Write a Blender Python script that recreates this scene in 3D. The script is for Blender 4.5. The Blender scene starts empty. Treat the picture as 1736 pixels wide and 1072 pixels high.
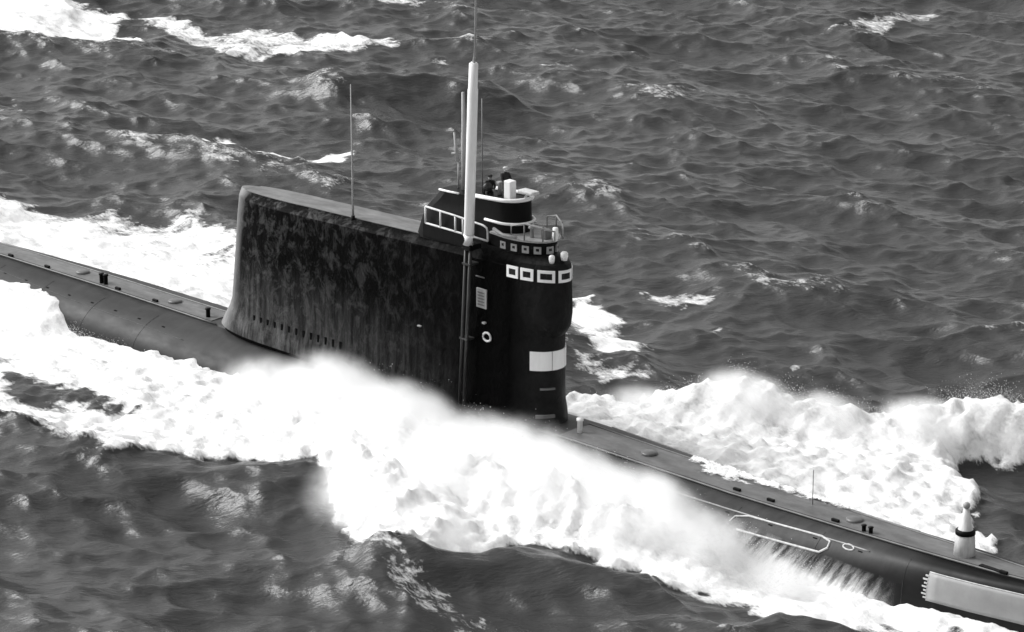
import bpy, bmesh, math, random
import numpy as np
from mathutils import Vector

S = bpy.context.scene
COL = S.collection
random.seed(7)
R = math.radians

# ------------------------------------------------------------------ camera
cam_d = bpy.data.cameras.new("camera")
cam = bpy.data.objects.new("camera", cam_d)
COL.objects.link(cam)
cam.location = (118.743, -111.280, 56.325)
cam.rotation_euler = (R(73), 0, R(46))
cam_d.sensor_width = 36.0
cam_d.lens = 112.81
cam_d.clip_start = 1.0
cam_d.clip_end = 12000
S.camera = cam

# ------------------------------------------------------------------ light
SUN_DIR = Vector((-0.98, -0.45, 0.98)).normalized()      # towards the sun
el = math.asin(SUN_DIR.z)
w = bpy.data.worlds.new("World"); S.world = w; w.use_nodes = True
nt = w.node_tree; nt.nodes.clear()
sky = nt.nodes.new("ShaderNodeTexSky"); sky.sky_type = 'NISHITA'; sky.sun_disc = False
sky.sun_elevation = el; sky.sun_rotation = math.atan2(SUN_DIR.x, SUN_DIR.y)
sky.dust_density = 1.5
bw = nt.nodes.new("ShaderNodeRGBToBW")
bg = nt.nodes.new("ShaderNodeBackground"); bg.inputs[1].default_value = 0.14
wo = nt.nodes.new("ShaderNodeOutputWorld")
nt.links.new(sky.outputs[0], bw.inputs[0]); nt.links.new(bw.outputs[0], bg.inputs[0]); nt.links.new(bg.outputs[0], wo.inputs[0])

sl = bpy.data.lights.new("sun", 'SUN'); sl.energy = 2.3; sl.angle = R(25)
sun = bpy.data.objects.new("sun", sl); COL.objects.link(sun)
sun.rotation_euler = SUN_DIR.to_track_quat('Z', 'Y').to_euler()
sun.location = (0, 0, 60)

S.view_settings.view_transform = 'Standard'
S.view_settings.look = 'None'
S.view_settings.gamma = 1
S.view_settings.exposure = 0.72
S.render.engine = 'CYCLES'
S.cycles.use_denoising = True
S.cycles.volume_bounces = 16
S.cycles.max_bounces = 18
S.cycles.volume_step_rate = 1.0
S.cycles.volume_max_steps = 256

# ------------------------------------------------------------------ materials
def newmat(name):
    m = bpy.data.materials.new(name); m.use_nodes = True
    return m, m.node_tree, m.node_tree.nodes['Principled BSDF']
def N(nt, t, **kw):
    n = nt.nodes.new(t)
    for k, v in kw.items(): setattr(n, k, v)
    return n
def grey(v): return (v, v, v, 1)
def ramp(nt, src, stops, interp='LINEAR'):
    r = N(nt, 'ShaderNodeValToRGB'); r.color_ramp.interpolation = interp
    e = r.color_ramp.elements
    while len(e) < len(stops): e.new(0.5)
    for i, (p, v) in enumerate(stops): e[i].position = p; e[i].color = grey(v)
    nt.links.new(src, r.inputs[0]); return r.outputs[0]
def math_n(nt, op, a, b=None, c=None, clamp=False):
    n = N(nt, 'ShaderNodeMath', operation=op); n.use_clamp = clamp
    for i, v in enumerate((a, b, c)):
        if v is None: continue
        if isinstance(v, (int, float)): n.inputs[i].default_value = v
        else: nt.links.new(v, n.inputs[i])
    return n.outputs[0]
def noise(nt, scale, detail=5, rough=0.6, stretch=None, rot=0, coord='Object', dist=0):
    tc = N(nt, 'ShaderNodeTexCoord'); mp = N(nt, 'ShaderNodeMapping')
    nt.links.new(tc.outputs[coord], mp.inputs[0])
    mp.inputs['Rotation'].default_value = (0, 0, rot)
    if stretch:
        m2 = N(nt, 'ShaderNodeMapping'); m2.inputs['Scale'].default_value = stretch
        nt.links.new(mp.outputs[0], m2.inputs[0]); mp = m2
    n = N(nt, 'ShaderNodeTexNoise'); n.inputs['Scale'].default_value = scale
    n.inputs['Detail'].default_value = detail; n.inputs['Roughness'].default_value = rough
    n.inputs['Distortion'].default_value = dist
    nt.links.new(mp.outputs[0], n.inputs['Vector']); return n.outputs['Fac']
def bump(nt, h, strength, dist, prev=None):
    b = N(nt, 'ShaderNodeBump'); b.inputs['Strength'].default_value = strength; b.inputs['Distance'].default_value = dist
    nt.links.new(h, b.inputs['Height'])
    if prev is not None: nt.links.new(prev, b.inputs['Normal'])
    return b.outputs[0]
def paint(name, lo, hi, scale=1.2, rough=0.45, stretch=(1, 1, 0.25), spec=0.35, wet=0.15, bmp=0.02):
    m, nt, p = newmat(name)
    n1 = noise(nt, scale, 6, 0.65, stretch)
    nt.links.new(ramp(nt, n1, [(0.35, lo), (0.68, hi)]), p.inputs['Base Color'])
    n2 = noise(nt, scale * 3.1, 4, 0.6)
    nt.links.new(math_n(nt, 'MULTIPLY_ADD', n2, wet * 2, rough - wet, clamp=True), p.inputs['Roughness'])
    p.inputs['Specular IOR Level'].default_value = spec
    nt.links.new(bump(nt, n1, 0.6, bmp), p.inputs['Normal'])
    return m

M = {}
M['white'] = paint('white_paint', 0.8, 0.88, 3, 0.4)
M['offwhite'] = paint('weathered_white_paint', 0.42, 0.68, 4, 0.5)
M['panel'] = paint('pale_panel_paint', 0.27, 0.34, .8, 0.5, stretch=(1, 1, 1))
M['lightgrey'] = paint('light_grey_paint', 0.26, 0.38, 2, 0.5)
M['midgrey'] = paint('mid_grey_paint', 0.10, 0.17, 2, 0.45)
M['dark'] = paint('dark_paint', 0.003, 0.007, 2, 0.5, spec=0.1)
M['roof'] = paint('dull_grey_roof_paint', 0.10, 0.20, 1.2, 0.5, stretch=(0.5, 1.5, 1))
M['mast_dark'] = paint('dark_mast_paint', 0.018, 0.035, 4, 0.4)
M['black'] = paint('black_recess', 0.002, 0.004, 2, 0.8, spec=0.05)
M['deck'] = paint('wet_deck_paint', 0.07, 0.15, 0.9, 0.42, stretch=(0.5, 1.5, 1), spec=0.5, wet=0.2)
M['glass'] = paint('dark_window_glass', 0.01, 0.02, 3, 0.15, spec=0.5, wet=0.02)
M['coat'] = paint('dark_coat_cloth', 0.012, 0.03, 8, 0.9)
M['skin'] = paint('skin', 0.32, 0.4, 8, 0.6)
M['cap'] = paint('pale_cap_cloth', 0.5, 0.65, 8, 0.8)

# sail side: black paint with salt and water stains that grow towards the stern and the foot, plus painted light at both ends
m, nt, p = newmat('stained_sail_paint_lit_ends'); M['sail'] = m
tc = N(nt, 'ShaderNodeTexCoord'); sp = N(nt, 'ShaderNodeSeparateXYZ'); nt.links.new(tc.outputs['Object'], sp.inputs[0])
mr = N(nt, 'ShaderNodeMapRange'); mr.inputs['From Min'].default_value = 3.0; mr.inputs['From Max'].default_value = -13.0
nt.links.new(sp.outputs['X'], mr.inputs['Value'])
low = N(nt, 'ShaderNodeMapRange'); low.inputs['From Min'].default_value = 7.0; low.inputs['From Max'].default_value = 2.6
nt.links.new(sp.outputs['Z'], low.inputs['Value'])
tail_lit = N(nt, 'ShaderNodeMapRange'); tail_lit.inputs['From Min'].default_value = -18.0; tail_lit.inputs['From Max'].default_value = -19.2  # light on the rounded trailing edge, painted into the colour
nt.links.new(math_n(nt, 'MULTIPLY_ADD', sp.outputs['Z'], -0.115, sp.outputs['X']), tail_lit.inputs['Value'])
front_lit = N(nt, 'ShaderNodeMapRange'); front_lit.inputs['From Min'].default_value = 5.0; front_lit.inputs['From Max'].default_value = 6.6  # highlight on the sail front, painted as a paler base colour
nt.links.new(sp.outputs['X'], front_lit.inputs['Value'])
stain = noise(nt, 1.3, 10, 0.78, (1.0, 1.0, 0.8), dist=0.5)
streak = noise(nt, 1.6, 4, 0.6, (2.0, 2.0, 0.16))
st = math_n(nt, 'MULTIPLY', ramp(nt, stain, [(0.49, 0.0), (0.56, 0.5), (0.66, 1.0)]), 0.8)
sk = math_n(nt, 'MULTIPLY', ramp(nt, streak, [(0.42, 0.25), (0.68, 1.0)]), low.outputs[0])
tot = math_n(nt, 'ADD', st, math_n(nt, 'MULTIPLY', sk, 1.5))
tot = math_n(nt, 'MULTIPLY', tot, mr.outputs[0])
tot = math_n(nt, 'ADD', tot, math_n(nt, 'MULTIPLY', tail_lit.outputs[0], 3.6))
tot = math_n(nt, 'ADD', tot, math_n(nt, 'MULTIPLY', front_lit.outputs[0], math_n(nt, 'MULTIPLY_ADD', stain, .6, .0)))
col = math_n(nt, 'MULTIPLY_ADD', tot, 0.034, 0.001)
cc = N(nt, 'ShaderNodeCombineColor')
for i in range(3): nt.links.new(col, cc.inputs[i])
nt.links.new(cc.outputs[0], p.inputs['Base Color'])
p.inputs['Roughness'].default_value = 0.5
nt.links.new(math_n(nt, 'MULTIPLY_ADD', tot, 0.20, 0.02, clamp=True), p.inputs['Specular IOR Level'])
dent = noise(nt, 0.55, 4, 0.6, (1, 1, .7))
nt.links.new(bump(nt, stain, 0.7, 0.06, bump(nt, dent, 0.8, 0.25)), p.inputs['Normal'])

# hull: wet dark paint with run-off streaks
m, nt, p = newmat('wet_hull_paint'); M['hull'] = m
n1 = noise(nt, 0.5, 6, 0.65, (0.5, 1, 1)); n2 = noise(nt, 1.4, 5, 0.6, (1.6, 0.5, 0.2), dist=0.3)
mx = math_n(nt, 'MULTIPLY_ADD', n2, 0.5, math_n(nt, 'MULTIPLY', n1, 0.5))
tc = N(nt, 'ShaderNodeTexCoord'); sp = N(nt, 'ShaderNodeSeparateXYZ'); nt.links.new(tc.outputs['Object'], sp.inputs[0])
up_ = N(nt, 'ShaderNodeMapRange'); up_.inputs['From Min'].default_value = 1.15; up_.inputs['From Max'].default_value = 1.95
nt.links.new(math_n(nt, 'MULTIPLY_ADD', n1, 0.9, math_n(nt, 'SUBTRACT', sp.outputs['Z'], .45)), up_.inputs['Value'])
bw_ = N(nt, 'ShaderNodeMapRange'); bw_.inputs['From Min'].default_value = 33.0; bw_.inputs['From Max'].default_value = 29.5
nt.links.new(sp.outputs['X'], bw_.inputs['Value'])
# paler grey on the upper tanks, near black below and round the bow
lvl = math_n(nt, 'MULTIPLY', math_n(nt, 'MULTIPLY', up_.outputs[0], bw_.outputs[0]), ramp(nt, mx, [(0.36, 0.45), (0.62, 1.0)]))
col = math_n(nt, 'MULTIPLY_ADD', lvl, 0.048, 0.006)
cc = N(nt, 'ShaderNodeCombineColor')
for i in range(3): nt.links.new(col, cc.inputs[i])
nt.links.new(cc.outputs[0], p.inputs['Base Color'])
nt.links.new(ramp(nt, n1, [(0.35, 0.42), (0.65, 0.6)]), p.inputs['Roughness'])
p.inputs['Specular IOR Level'].default_value = 0.2
nt.links.new(bump(nt, mx, 0.4, 0.02, bump(nt, noise(nt, .8, 2, .5), .6, .05)), p.inputs['Normal'])

def foam_shader(nt):
    f = N(nt, 'ShaderNodeBsdfPrincipled')
    f.inputs['Roughness'].default_value = 0.9; f.inputs['Specular IOR Level'].default_value = 0.1
    a = noise(nt, 0.8, 9, 0.74, (0.55, 1.5, 1)); b = noise(nt, 5.0, 5, 0.6)
    nt.links.new(ramp(nt, a, [(0.32, 0.46), (0.44, 0.76), (0.58, 0.93)]), f.inputs['Base Color'])
    nn = bump(nt, a, 0.55, 0.2); nn = bump(nt, b, 0.6, 0.06, nn)
    nt.links.new(nn, f.inputs['Normal'])
    return f
# sea water and the foam that lies on it
m, nt, p = newmat('sea_water'); M['sea'] = m
p.inputs['Base Color'].default_value = grey(0.04)
p.inputs['IOR'].default_value = 1.33
p.inputs['Roughness'].default_value = 0.27
r1 = noise(nt, 1.3, 3, 0.55, (0.55, 1.7, 1), R(-40))
r2 = noise(nt, 3.4, 4, 0.6, (0.5, 1.6, 1), R(-56), dist=0.2)
r3 = noise(nt, 10, 3, 0.6, (0.6, 1.4, 1), R(-46))
nn = bump(nt, r1, 1.0, 0.08); nn = bump(nt, r2, 1.0, 0.045, nn); nn = bump(nt, r3, 0.6, 0.015, nn)
nt.links.new(nn, p.inputs['Normal'])
fo = foam_shader(nt)
at = N(nt, 'ShaderNodeAttribute'); at.attribute_name = 'foam'
d1 = noise(nt, 0.7, 9, 0.74, (0.6, 1.6, 1), R(-20), dist=0.5)
d2 = noise(nt, 3.5, 6, 0.7, (0.6, 1.6, 1), R(8))
dn = math_n(nt, 'ADD', math_n(nt, 'MULTIPLY', d1, 0.6), math_n(nt, 'MULTIPLY', d2, 0.4))
# coverage: attribute a in 0..1 against the noise field centred on .5
df = math_n(nt, 'SUBTRACT', math_n(nt, 'MULTIPLY_ADD', at.outputs['Fac'], 0.62, 0.20), dn)
fac = math_n(nt, 'MULTIPLY_ADD', df, 5.5, 0.5, clamp=True)
mixs = N(nt, 'ShaderNodeMixShader')
out = nt.nodes['Material Output']
nt.links.new(fac, mixs.inputs[0]); nt.links.new(p.outputs[0], mixs.inputs[1]); nt.links.new(fo.outputs[0], mixs.inputs[2])
nt.links.new(mixs.outputs[0], out.inputs[0])
m, nt, p = newmat('white_foam'); M['foam'] = m
fo = foam_shader(nt); nt.links.new(fo.outputs[0], nt.nodes['Material Output'].inputs[0])
m, nt, p = newmat('thin_running_water'); M['runoff'] = m
fo = foam_shader(nt); tr = N(nt, 'ShaderNodeBsdfTransparent'); mx_ = N(nt, 'ShaderNodeMixShader')
tc = N(nt, 'ShaderNodeTexCoord'); sp = N(nt, 'ShaderNodeSeparateXYZ'); nt.links.new(tc.outputs['Object'], sp.inputs[0])
# sheared coordinate: the streaks trail aft as they fall
sx = math_n(nt, 'MULTIPLY_ADD', sp.outputs['Z'], -.55, sp.outputs['X'])
cv = N(nt, 'ShaderNodeCombineXYZ'); nt.links.new(math_n(nt, 'MULTIPLY', sx, 2.6), cv.inputs[0]); nt.links.new(math_n(nt, 'MULTIPLY', sp.outputs['Z'], .55), cv.inputs[2])
sn = N(nt, 'ShaderNodeTexNoise'); sn.inputs['Scale'].default_value = 1.0; sn.inputs['Detail'].default_value = 5; sn.inputs['Roughness'].default_value = .65
nt.links.new(cv.outputs[0], sn.inputs['Vector'])
dn_ = N(nt, 'ShaderNodeMapRange'); dn_.inputs['From Min'].default_value = 0.0; dn_.inputs['From Max'].default_value = 1.45
nt.links.new(math_n(nt, 'SUBTRACT', math_n(nt, 'MULTIPLY_ADD', sp.outputs['X'], -.055, 2.85), sp.outputs['Z']), dn_.inputs['Value'])
en_ = N(nt, 'ShaderNodeMapRange'); en_.inputs['From Min'].default_value = 31.5; en_.inputs['From Max'].default_value = 27.0
nt.links.new(sp.outputs['X'], en_.inputs['Value'])
al_ = math_n(nt, 'MULTIPLY', math_n(nt, 'MULTIPLY_ADD', sn.outputs['Fac'], 5.0, -2.15, clamp=True), math_n(nt, 'POWER', dn_.outputs[0], .8))
al_ = math_n(nt, 'ADD', al_, math_n(nt, 'POWER', dn_.outputs[0], 3.0), clamp=True)
nt.links.new(math_n(nt, 'MULTIPLY', al_, math_n(nt, 'MULTIPLY', en_.outputs[0], 2.0, clamp=True)), mx_.inputs[0])
nt.links.new(tr.outputs[0], mx_.inputs[1]); nt.links.new(fo.outputs[0], mx_.inputs[2]); nt.links.new(mx_.outputs[0], nt.nodes['Material Output'].inputs[0])

# ------------------------------------------------------------------ mesh helpers
def link(name, me, mat, parent=None, smooth=False):
    o = bpy.data.objects.new(name, me); COL.objects.link(o)
    if mat is not None and not me.materials: me.materials.append(M[mat] if isinstance(mat, str) else mat)
    if parent is not None: o.parent = parent
    if smooth:
        me.polygons.foreach_set('use_smooth', [True] * len(me.polygons))
    return o
def thing(name, label, cat, loc=(0, 0, 0), group=None):
    o = bpy.data.objects.new(name, None); COL.objects.link(o); o.location = loc
    o['label'] = label; o['category'] = cat
    if group: o['group'] = group
    return o
def from_bm(name, bm, mat, parent=None, smooth=False):
    bmesh.ops.recalc_face_normals(bm, faces=bm.faces)
    me = bpy.data.meshes.new(name); bm.to_mesh(me); bm.free()
    return link(name, me, mat, parent, smooth)
def add_box(bm, x0, x1, y0, y1, z0, z1, bev=0.0):
    r = bmesh.ops.create_cube(bm, size=1)
    vs = r['verts']
    for v in vs:
        v.co.x = x0 + (v.co.x + .5) * (x1 - x0); v.co.y = y0 + (v.co.y + .5) * (y1 - y0); v.co.z = z0 + (v.co.z + .5) * (z1 - z0)
    if bev:
        es = {e for v in vs for e in v.link_edges}
        bmesh.ops.bevel(bm, geom=list(es), offset=bev, segments=2, affect='EDGES', profile=.5)
def box(name, x0, x1, y0, y1, z0, z1, mat, parent, bev=0.02):
    bm = bmesh.new(); add_box(bm, x0, x1, y0, y1, z0, z1, bev); return from_bm(name, bm, mat, parent)
def add_tube(bm, pts, rad, seg=8, closed=False):
    """tube through pts; rad is a number or a list"""
    pts = [Vector(p) for p in pts]; n = len(pts)
    rads = rad if isinstance(rad, (list, tuple)) else [rad] * n
    rings = []
    up = Vector((0, 0, 1))
    for i, p in enumerate(pts):
        a = pts[i - 1] if (i > 0 or closed) else pts[i]
        b = pts[(i + 1) % n] if (i < n - 1 or closed) else pts[i]
        t = (b - a).normalized()
        u = t.cross(up)
        if u.length < 0.05: u = t.cross(Vector((0, 1, 0)))
        u.normalize(); v = u.cross(t).normalized()
        rings.append([bm.verts.new(p + (u * math.cos(k * math.tau / seg) + v * math.sin(k * math.tau / seg)) * rads[i]) for k in range(seg)])
    m = n if closed else n - 1
    for i in range(m):
        A, B = rings[i], rings[(i + 1) % n]
        for k in range(seg):
            bm.faces.new((A[k], A[(k + 1) % seg], B[(k + 1) % seg], B[k]))
    if not closed:
        bm.faces.new(rings[0][::-1]); bm.faces.new(rings[-1])
def tube(name, pts, rad, mat, parent, seg=8, closed=False, smooth=True):
    bm = bmesh.new(); add_tube(bm, pts, rad, seg, closed)
    o = from_bm(name, bm, mat, parent, smooth)
    return o
def loft(name, rings, mat, parent=None, smooth=True, cap=(True, True), sharp=None):
    bm = bmesh.new()
    V = [[bm.verts.new(p) for p in r] for r in rings]
    n = len(rings[0])
    for i in range(len(V) - 1):
        for k in range(n):
            try: bm.faces.new((V[i][k], V[i][(k + 1) % n], V[i + 1][(k + 1) % n], V[i + 1][k]))
            except ValueError: pass
    if cap[0]: bm.faces.new(V[0][::-1])
    if cap[1]: bm.faces.new(V[-1])
    o = from_bm(name, bm, mat, parent, smooth)
    if smooth:
        # keep hard creases where the surface turns sharply
        me = o.data
        bm = bmesh.new(); bm.from_mesh(me)
        for e in bm.edges:
            if len(e.link_faces) == 2 and e.calc_face_angle(0) > R(28): e.smooth = False
        bm.to_mesh(me); bm.free()
    return o
#HULL-BEGIN
def lerp_tab(tab, x):
    xs = [t[0] for t in tab]
    return np.interp(x, xs, [t[1] for t in tab])
B_TAB = [(-56, .15), (-54, .9), (-50, 1.9), (-45, 2.8), (-38, 3.5), (-32, 3.9), (-20, 4.1), (8, 4.1), (14, 3.95), (19, 3.65), (24, 3.2), (28, 2.75), (32, 2.25), (35.5, 1.8), (38.5, 1.25), (40.5, .8), (41.6, .4), (42.2, .06)]
W_TAB = [(-56, .05), (-54, .3), (-50, .6), (-45, .8), (-38, .85), (-20, .98), (8, 1.2), (20, 1.1), (28, 1.0), (33, .85), (37, .65), (40, .35), (41.6, .15), (42.2, .03)]
Z_TAB = [(-56, 1.0), (-50, 1.35), (-42, 1.62), (-31, 1.82), (-20, 1.9), (8, 2.2), (20, 2.15), (30, 2.3), (37, 2.45), (42.2, 2.65)]
P_TAB = [(-56, 2.0), (20, 2.05), (28, 2.3), (31, 3.0), (34, 4.5), (42.2, 5.0)]
def hull_section(x):
    B, W, Z, P = lerp_tab(B_TAB, x), lerp_tab(W_TAB, x), lerp_tab(Z_TAB, x), lerp_tab(P_TAB, x)
    W = min(W, B * .95)
    return B, W, Z, P
def hull_y(x, z):
    """half breadth of the hull side at height z"""
    B, W, Z, P = hull_section(x)
    zb = -0.6; top = Z - 0.10
    if z >= top: return W
    t = (z - zb) / (top - zb)
    if t <= 0: return B
    return W + (B - W) * (1 - t ** P) ** (1 / P)
#HULL-END

# ------------------------------------------------------------------ submarine
sub = thing('submarine', 'black diesel submarine with a long tall sail, running on the surface through heavy spray', 'submarine', (0, 0, 0))

rings = []
xs = list(np.linspace(-56, -50, 10)) + list(np.linspace(-49, 20, 70)) + list(np.linspace(21, 38, 30)) + list(np.linspace(38.5, 42.2, 12))
for x in xs:
    B, W, Z, P = hull_section(x)
    half = []
    half += [(0, Z + .04), (W * .55, Z + .03), (W * .93, Z), (W, Z - .10)]
    zb = -0.6
    for k in range(1, 17):
        a = k / 16 * math.pi / 2
        z = zb + (Z - .10 - zb) * math.cos(a) ** (2 / P)
        half.append((float(hull_y(x, z)) if k < 16 else B, z))
    half += [(B * .97, -2.0), (B * .7, -3.6), (0, -4.4)]
    ring = [(x, -y, z) for y, z in half] + [(x, y, z) for y, z in half[-2:0:-1]]
    rings.append(ring)
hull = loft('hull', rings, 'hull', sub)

# deck planking strip that sits on the casing top, two lengths either side of the sail
def deck_part(name, x0, x1, mat, inset=0.12, z=0.05):
    r = []
    for x in np.linspace(x0, x1, max(2, int((x1 - x0) / 1.0))):
        B, W, Z, P = hull_section(x); ww = max(W - inset, .02)
        r.append([(x, -ww, Z + z - .05), (x, -ww, Z + z), (x, 0, Z + z + .045), (x, ww, Z + z), (x, ww, Z + z - .05)])
    return loft(name, r, mat, sub, smooth=False)
deck_part('casing_deck', -52, -20.6, 'deck')
deck_part('casing_deck', 8.2, 40.6, 'deck')

def hull_strip(name, pts_xz, width, mat, parent=sub, side=-1, off=0.03, closed=False, seg=5):
    """a raised strip laid on the hull side through (x, z) points"""
    P3 = []
    n = len(pts_xz)
    rng = range(n if closed else n - 1)
    for i in rng:
        (x0, z0), (x1, z1) = pts_xz[i], pts_xz[(i + 1) % n]
        k = max(2, int(math.hypot(x1 - x0, z1 - z0) / .35))
        for j in range(k):
            t = j / k; x = x0 + (x1 - x0) * t; z = z0 + (z1 - z0) * t
            P3.append((x, side * (float(hull_y(x, z)) + off), z))
    if not closed:
        x, z = pts_xz[-1]; P3.append((x, side * (float(hull_y(x, z)) + off), z))
    return tube(name, P3, width / 2, mat, parent, seg, closed)

# light edge rails of the casing
for side in (-1, 1):
    for xa, xb in ((-50, -19.5), (8.0, 40)):
        pts = []
        for x in np.arange(xa, xb, 1.5):
            B, W, Z, P = hull_section(x); pts.append((x, side * (W + .02), Z + .02))
        o = tube('deck_edge_rail', pts, .05, 'midgrey', sub, 6)
# lower light seam on the starboard and port casing
for side in (-1, 1):
    hull_strip('casing_seam', [(x, float(hull_section(x)[2]) - .34) for x in np.arange(8.5, 31, 1.5)], .09, 'lightgrey', side=side, off=.01)

# rescue-buoy outline and small ring
hull_strip('white_outline', [(21.4, 1.45), (21.5, 1.68), (22.2, 1.82), (26.6, 1.93), (27.2, 1.85), (27.25, 1.6), (26.9, 1.35), (24.5, 1.3), (22.0, 1.25)], .12, 'offwhite', off=.01)
hull_strip('white_ring', [(28.3 + .33 * math.cos(a), 1.86 + .09 * math.sin(a)) for a in np.linspace(0, math.tau, 10, endpoint=False)], .09, 'offwhite', off=.01, closed=True)

# flood slots and plate seams along the hull side
for side in (-1, 1):
    for x in list(np.arange(-46, -21, 2.3)) + list(np.arange(10, 31, 2.7)):
        zt_ = float(hull_section(x)[2]) - .42
        def _ht(name, x0, x1, za, zb_):
            bm = bmesh.new(); g = []
            for xx in (x0, x1):
                for z in (za, zb_): g.append(bm.verts.new((xx, side * (float(hull_y(xx, z)) + .012), z)))
            for xx in (x0, x1):
                for z in (za, zb_): g.append(bm.verts.new((xx, side * (float(hull_y(xx, z)) - .05), z)))
            for f in ((0, 1, 3, 2), (4, 6, 7, 5), (0, 2, 6, 4), (1, 5, 7, 3), (0, 4, 5, 1), (2, 3, 7, 6)): bm.faces.new([g[q] for q in f])
            from_bm(name, bm, 'black', sub)
        _ht('flood_slot', float(x), float(x) + .26, zt_, zt_ - .035)
    for x in list(np.arange(-45, -19, 5.2)) + list(np.arange(11, 33, 5.2)):
        hull_strip('plate_seam', [(float(x), z) for z in np.linspace(float(hull_section(x)[2]) - .2, 0, 8)], .035, 'mast_dark', side=side, off=.0)
    hull_strip('plate_seam', [(float(x), 1.25) for x in np.arange(-46, -20, 1.5)], .03, 'mast_dark', side=side, off=.0)

# pale bow panels (sonar windows) with draught marks along the after edge
def hull_patch(name, x0, x1, ztop, zbot, mat, side, off=.035, nx=16, nz=8):
    bm = bmesh.new(); G = []
    for layer in (0, 1):
        g = []
        for i in range(nx + 1):
            x = x0 + (x1 - x0) * i / nx
            col = []
            for j in range(nz + 1):
                z = zbot(x) + (ztop(x) - zbot(x)) * j / nz
                col.append(bm.verts.new((x, side * (float(hull_y(x, z)) + (off if layer else -.05)), z)))
            g.append(col)
        G.append(g)
    for i in range(nx):
        for j in range(nz):
            bm.faces.new((G[1][i][j], G[1][i + 1][j], G[1][i + 1][j + 1], G[1][i][j + 1]))
            bm.faces.new((G[0][i][j + 1], G[0][i + 1][j + 1], G[0][i + 1][j], G[0][i][j]))
    for i in range(nx):
        for j in (0, nz):
            bm.faces.new((G[0][i][j], G[0][i + 1][j], G[1][i + 1][j], G[1][i][j]))
    for j in range(nz):
        for i in (0, nx):
            bm.faces.new((G[0][i][j], G[0][i][j + 1], G[1][i][j + 1], G[1][i][j]))
    return from_bm(name, bm, mat, sub, True)
PANEL_X0 = 33.1
ztop = lambda x: 1.92 + (x - PANEL_X0) * .02
zbot = lambda x: 0.62 + (x - PANEL_X0) * .01
for side in (-1, 1):
    hull_patch('bow_panel', PANEL_X0, 41.4, ztop, zbot, 'panel', side)
    hull_strip('panel_edge', [(x, ztop(x) + .03) for x in np.linspace(PANEL_X0, 41.3, 12)], .07, 'offwhite', side=side, off=.02)
    for k in range(7):
        z = .72 + k * .17
        x = PANEL_X0 - .14
        y = float(hull_y(x, z))
        bm = bmesh.new(); add_box(bm, x - (.12 if k % 2 else .02), x + .16, min(side * (y - .05), side * (y + .03)), max(side * (y - .05), side * (y + .03)), z, z + .07)
        from_bm('draught_mark', bm, 'offwhite', sub)

# bollards, posts, cleats on the casing
def dz(x): return float(hull_section(x)[2]) + .05
def post(name, x, y, h, r, mat, cap=True):
    z = dz(x)
    pts = [(x, y, z - .05), (x, y, z + h * .82), (x, y, z + h * .84), (x, y, z + h)]
    o = tube(name, pts, [r, r, r * (1.35 if cap else 1), r * (1.3 if cap else .8)], mat, sub, 10)
    return o
for dx in (0, .42): post('bollard', -31.4 + dx, -.55, .62, .13, 'dark')
for dx in (0, .42): post('bollard', 28.2 + dx, -.75, .32, .1, 'dark')
post('bollard', -21.3, -.5, .55, .13, 'dark')
o = post('bollard', 8.75, -.2, .8, .14, 'white'); o['label'] = 'white painted post'
for x in (-40.5, -36.7, -29.6, -26, 20.1, 22.3, 26.4, 36.4):
    box('cleat', x - .22, x + .22, -.78, -.62, dz(x) - .01, dz(x) + .14, 'dark', sub, .03)
for x in (-34, -25, 13.5, 27.0):
    tube('deck_hatch', [(x, 0, dz(x)), (x, 0, dz(x) + .12), (x, 0, dz(x) + .16)], [.42, .42, .36], 'deck', sub, 20)
tube('jack_staff', [(24.1, .3, dz(24)), (24.1, .3, dz(24) + 1.8)], .022, 'midgrey', sub, 6)

# conical sonar beacon near the bow
bx, by = 33.6, 0.0; bz = dz(33.6) - .03
bea = tube('beacon_drum', [(bx, by, bz), (bx, by, bz + 1.02), (bx, by, bz + 1.06)], [.52, .45, .42], 'offwhite', sub, 24)
tube('beacon_band', [(bx, by, bz + 1.06), (bx, by, bz + 1.08), (bx, by, bz + 1.26), (bx, by, bz + 1.3)], [.44, .47, .47, .42], 'dark', sub, 24)
tube('beacon_cone', [(bx, by, bz + 1.3), (bx, by, bz + 1.32), (bx, by, bz + 2.3)], [.36, .34, .13], 'offwhite', sub, 24)
bm = bmesh.new(); bmesh.ops.create_icosphere(bm, subdivisions=3, radius=.17)
for v in bm.verts: v.co += Vector((bx, by, bz + 2.46))
from_bm('beacon_ball', bm, 'lightgrey', sub, True)
box('anchor_recess', 35.0, 36.5, -.75, -.5, dz(35.5) - .02, dz(35.5) + .07, 'dark', sub, .02)

# ---- sail
def sail_outline(z, n=26, grow=0.0):
    """plan outline at height z, listed round from the stern"""
    t = (z - 2.0) / 8.6
    xa = (-19.1 + .115 * (z - 4.2) if z > 4.2 else -19.1 - .9 * ((4.2 - z) / 2.2) ** 1.6) - grow
    xf = 6.95 + .05 * t + grow * .6
    Wd = 1.80 - .27 * t + grow
    L = xf - xa; Lt = 6.0; Lf = 2.9
    d = np.concatenate([Lt * (1 - np.cos(np.linspace(0, math.pi / 2, n))), np.linspace(Lt, L - Lf, 20)[1:-1], L - Lf + Lf * np.sin(np.linspace(0, math.pi / 2, n))])
    out = []
    for q in d:
        if q < Lt: wv = Wd * max(0, 1 - (1 - q / Lt) ** 2.7) ** .5
        elif q > L - Lf: wv = Wd * max(0, 1 - ((q - L + Lf) / Lf) ** 2.2) ** .5
        else: wv = Wd
        out.append((xa + q, wv))
    pts = [(x, -y) for x, y in out] + [(x, y) for x, y in out[-2:0:-1]]
    return pts
def top_z(x): return 9.98 + .034 * (x + 14.6)
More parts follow.
